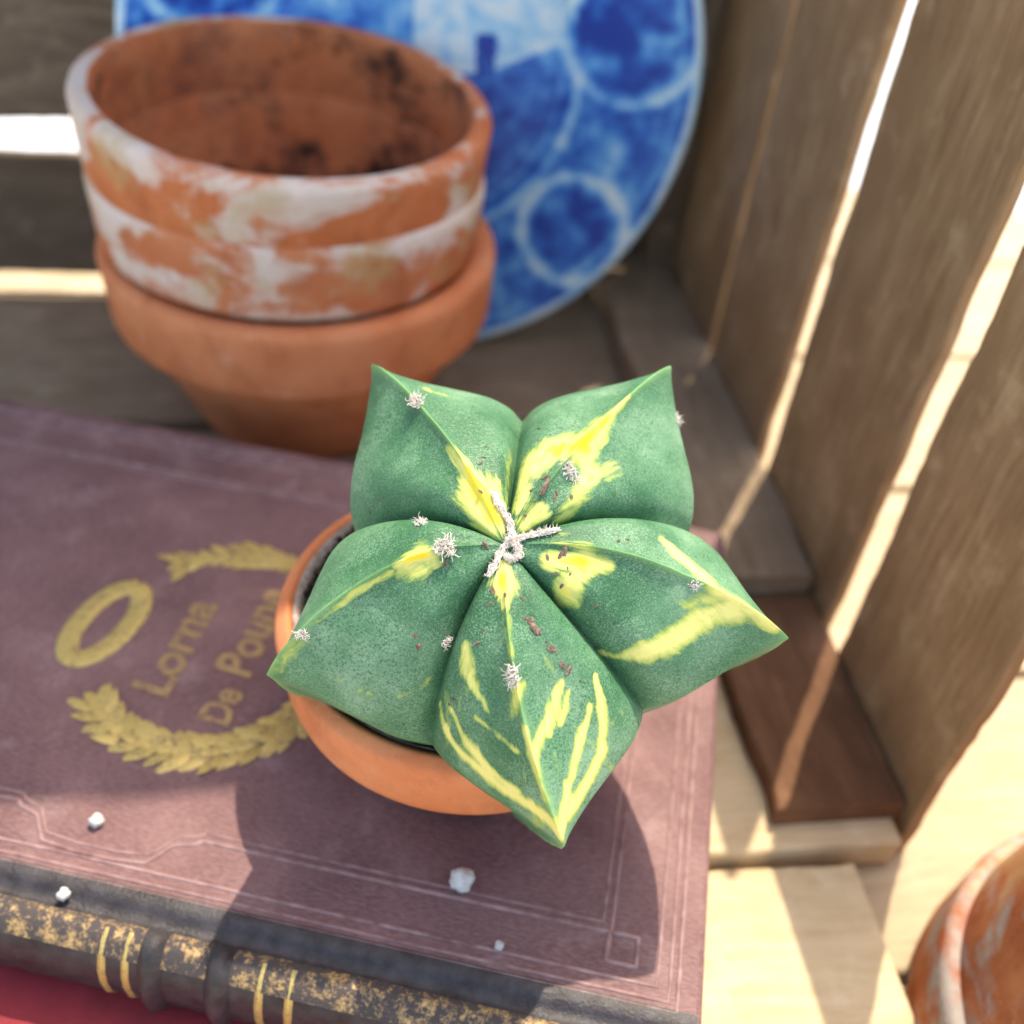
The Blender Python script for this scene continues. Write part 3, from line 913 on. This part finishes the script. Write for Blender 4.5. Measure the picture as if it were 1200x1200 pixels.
for k, v in att.items(): fattr(body, k, np.concatenate(v))


def spot(k, u, t, lift=0.0):
    u = np.array([u]); t = np.array([t])
    p = world(surf(k, u, t), t)[0]
    e = .01
    pu = world(surf(k, np.clip(u + e, -1, 1), t), t)[0] - world(surf(k, np.clip(u - e, -1, 1), t), t)[0]
    pt = world(surf(k, u, t + e), t + e)[0] - world(surf(k, u, np.maximum(t - e, .004)), np.maximum(t - e, .004))[0]
    n = np.cross(pu, pt); n /= np.linalg.norm(n) + 1e-12
    if n @ (p - (CAW - CX * .02)) < 0: n = -n
    return Vector(p) - CO, Vector(n)


def hair(c, d, L, r, bend):
    P = [c]
    for i in range(4):
        d = (d + Vector((rng.uniform(-bend, bend), rng.uniform(-bend, bend), rng.uniform(-bend, bend)))).normalized()
        P.append(P[-1] + d * L / 4)
    return tube(P, [r, r, r * .9, r * .7, r * .3], 4)


for (k, u, t, s) in TUFT:
    c, n = spot(k, u, t)
    ac = Acc()
    t1 = n.cross(Vector((.3, .2, 1))).normalized(); t2 = n.cross(t1)
    for i in range(int(60 * s)):                          # felted cushion
        a = rng.uniform(0, 6.28); r = .0012 * s * math.sqrt(rng.random())
        p = c + t1 * r * math.cos(a) + t2 * r * math.sin(a) - n * .0002
        ac.add(hair(p, (n + t1 * rng.uniform(-.9, .9) + t2 * rng.uniform(-.9, .9)).normalized(), rng.uniform(.0006, .0014) * s, .00010, .8))
    for i in range(int(30 * s)):                          # loose stray hairs
        d = (n * .45 + t1 * rng.uniform(-1, 1) + t2 * rng.uniform(-1, 1)).normalized()
        ac.add(hair(c + d * .0004, d, rng.uniform(.0010, .0024) * s * rng.uniform(.5, 1.1), .00004, .75))
    build('areole', ac.v, ac.f, M_WOOL, cactus)

for wi, wl in enumerate(WOOL):
    pts = []
    for (k, u, t) in wl:
        c, n = spot(k, u, max(t, .012)); pts.append((c + n * .0004, n))
    ac = Acc()
    dense = []
    for (p, n), (q, n2) in zip(pts[:-1], pts[1:]):
        for i in range(6): dense.append((p.lerp(q, i / 6), n))
    for b in range(30):                                   # twisted matted strands
        off = [Vector((mnoise.noise((i * .23, b * 3.1, wi)), mnoise.noise((i * .23, b * 3.1, 7 + wi)), mnoise.noise((i * .23, b * 3.1, 13)))) * .0010 for i in range(len(dense))]
        ac.add(tube([p + o - n * (o.dot(n) * .6) for (p, n), o in zip(dense, off)], .00009, 4))
    for i in range(260):
        p, n = rng.choice(dense)
        d = (n * .4 + Vector((rng.uniform(-1, 1), rng.uniform(-1, 1), rng.uniform(-1, 1)))).normalized()
        ac.add(hair(p, d, rng.uniform(.0006, .0014), .00005, .7))
    build('crown_wool', ac.v, ac.f, M_WOOL, cactus)

sv, sf = [], []
for j in range(5):
    th = math.pi * (j + .5) / 5
    for i in range(7):
        a = 2 * math.pi * i / 7
        rr = 1 + .55 * mnoise.noise((math.cos(a) * 1.7, math.sin(a) * 1.7, th * 2))
        sv.append((rr * math.sin(th) * math.cos(a), rr * math.sin(th) * math.sin(a), .45 * rr * math.cos(th)))
for j in range(4):
    for i in range(7):
        k = (i + 1) % 7
        sf.append((j * 7 + i, j * 7 + k, (j + 1) * 7 + k, (j + 1) * 7 + i))
sf.append(tuple(range(7))); sf.append(tuple(28 + i for i in range(7))[::-1])
scab_me = bpy.data.meshes.new('scab'); scab_me.from_pydata(sv, [], [f[::-1] for f in sf]); scab_me.materials.append(M_SCAB)
for (k, u, t, s) in SCAB:
    c, n = spot(k, u + rng.uniform(-.03, .03), t + rng.uniform(-.008, .008))
    o = link('scab', scab_me, cactus, c + n * .00005)
    o.rotation_mode = 'QUATERNION'
    o.rotation_quaternion = n.to_track_quat('Z', 'Y') @ Matrix.Rotation(rng.uniform(0, 6.28), 3, 'Z').to_quaternion()
    r = s * .000105 * rng.uniform(.45, 1.35)
    o.scale = (r * rng.uniform(.55, 1.1), r * rng.uniform(.9, 1.9), r * .7)

# ================================================================== loose perlite
pv, pf = [], []
for j in range(15):
    th = math.pi * (j + .5) / 15
    for i in range(24):
        a = 2 * math.pi * (i + .5 * (j % 2)) / 24
        d = Vector((math.sin(th) * math.cos(a), math.sin(th) * math.sin(a), math.cos(th)))
        d = d * (1 + .3 * mnoise.noise(d * 1.6) + .16 * mnoise.noise(d * 4.2))
        pv.append(d)
for j in range(14):
    for i in range(24):
        k = (i + 1) % 24
        pf.append((j * 24 + i, (j + 1) * 24 + i, (j + 1) * 24 + k, j * 24 + k))
pf.append(tuple(range(24))); pf.append(tuple(336 + i for i in range(24))[::-1])
per_me = bpy.data.meshes.new('perlite'); per_me.from_pydata(pv, [], pf); per_me.materials.append(M_PERL)
per_me.polygons.foreach_set('use_smooth', [True] * len(per_me.polygons))
cb, sb = math.cos(BR), math.sin(BR)
for (x, y, r, lab) in [(-.0472, .0205, .0024, 'large round white perlite grain on the maroon cover in front of the pot'),
                       (-.119, .0166, .0014, 'small white perlite grain on the sunlit corner of the maroon cover'),
                       (-.1176, .0015, .0012, 'tiny pale perlite grain at the joint of the black spine'),
                       (-.0378, .0102, .0009, 'tiniest perlite speck between the tooled lines of the maroon cover')]:
    o = link('perlite_grain', per_me, None, (BO.x + x * cb - y * sb, BO.y + x * sb + y * cb, .0360 + r * .8), (r * 900, r * 500, 1))
    o.scale = (r, r * .93, r * .9)
    tag(o, lab, 'perlite', 'loose perlite grains on the book')
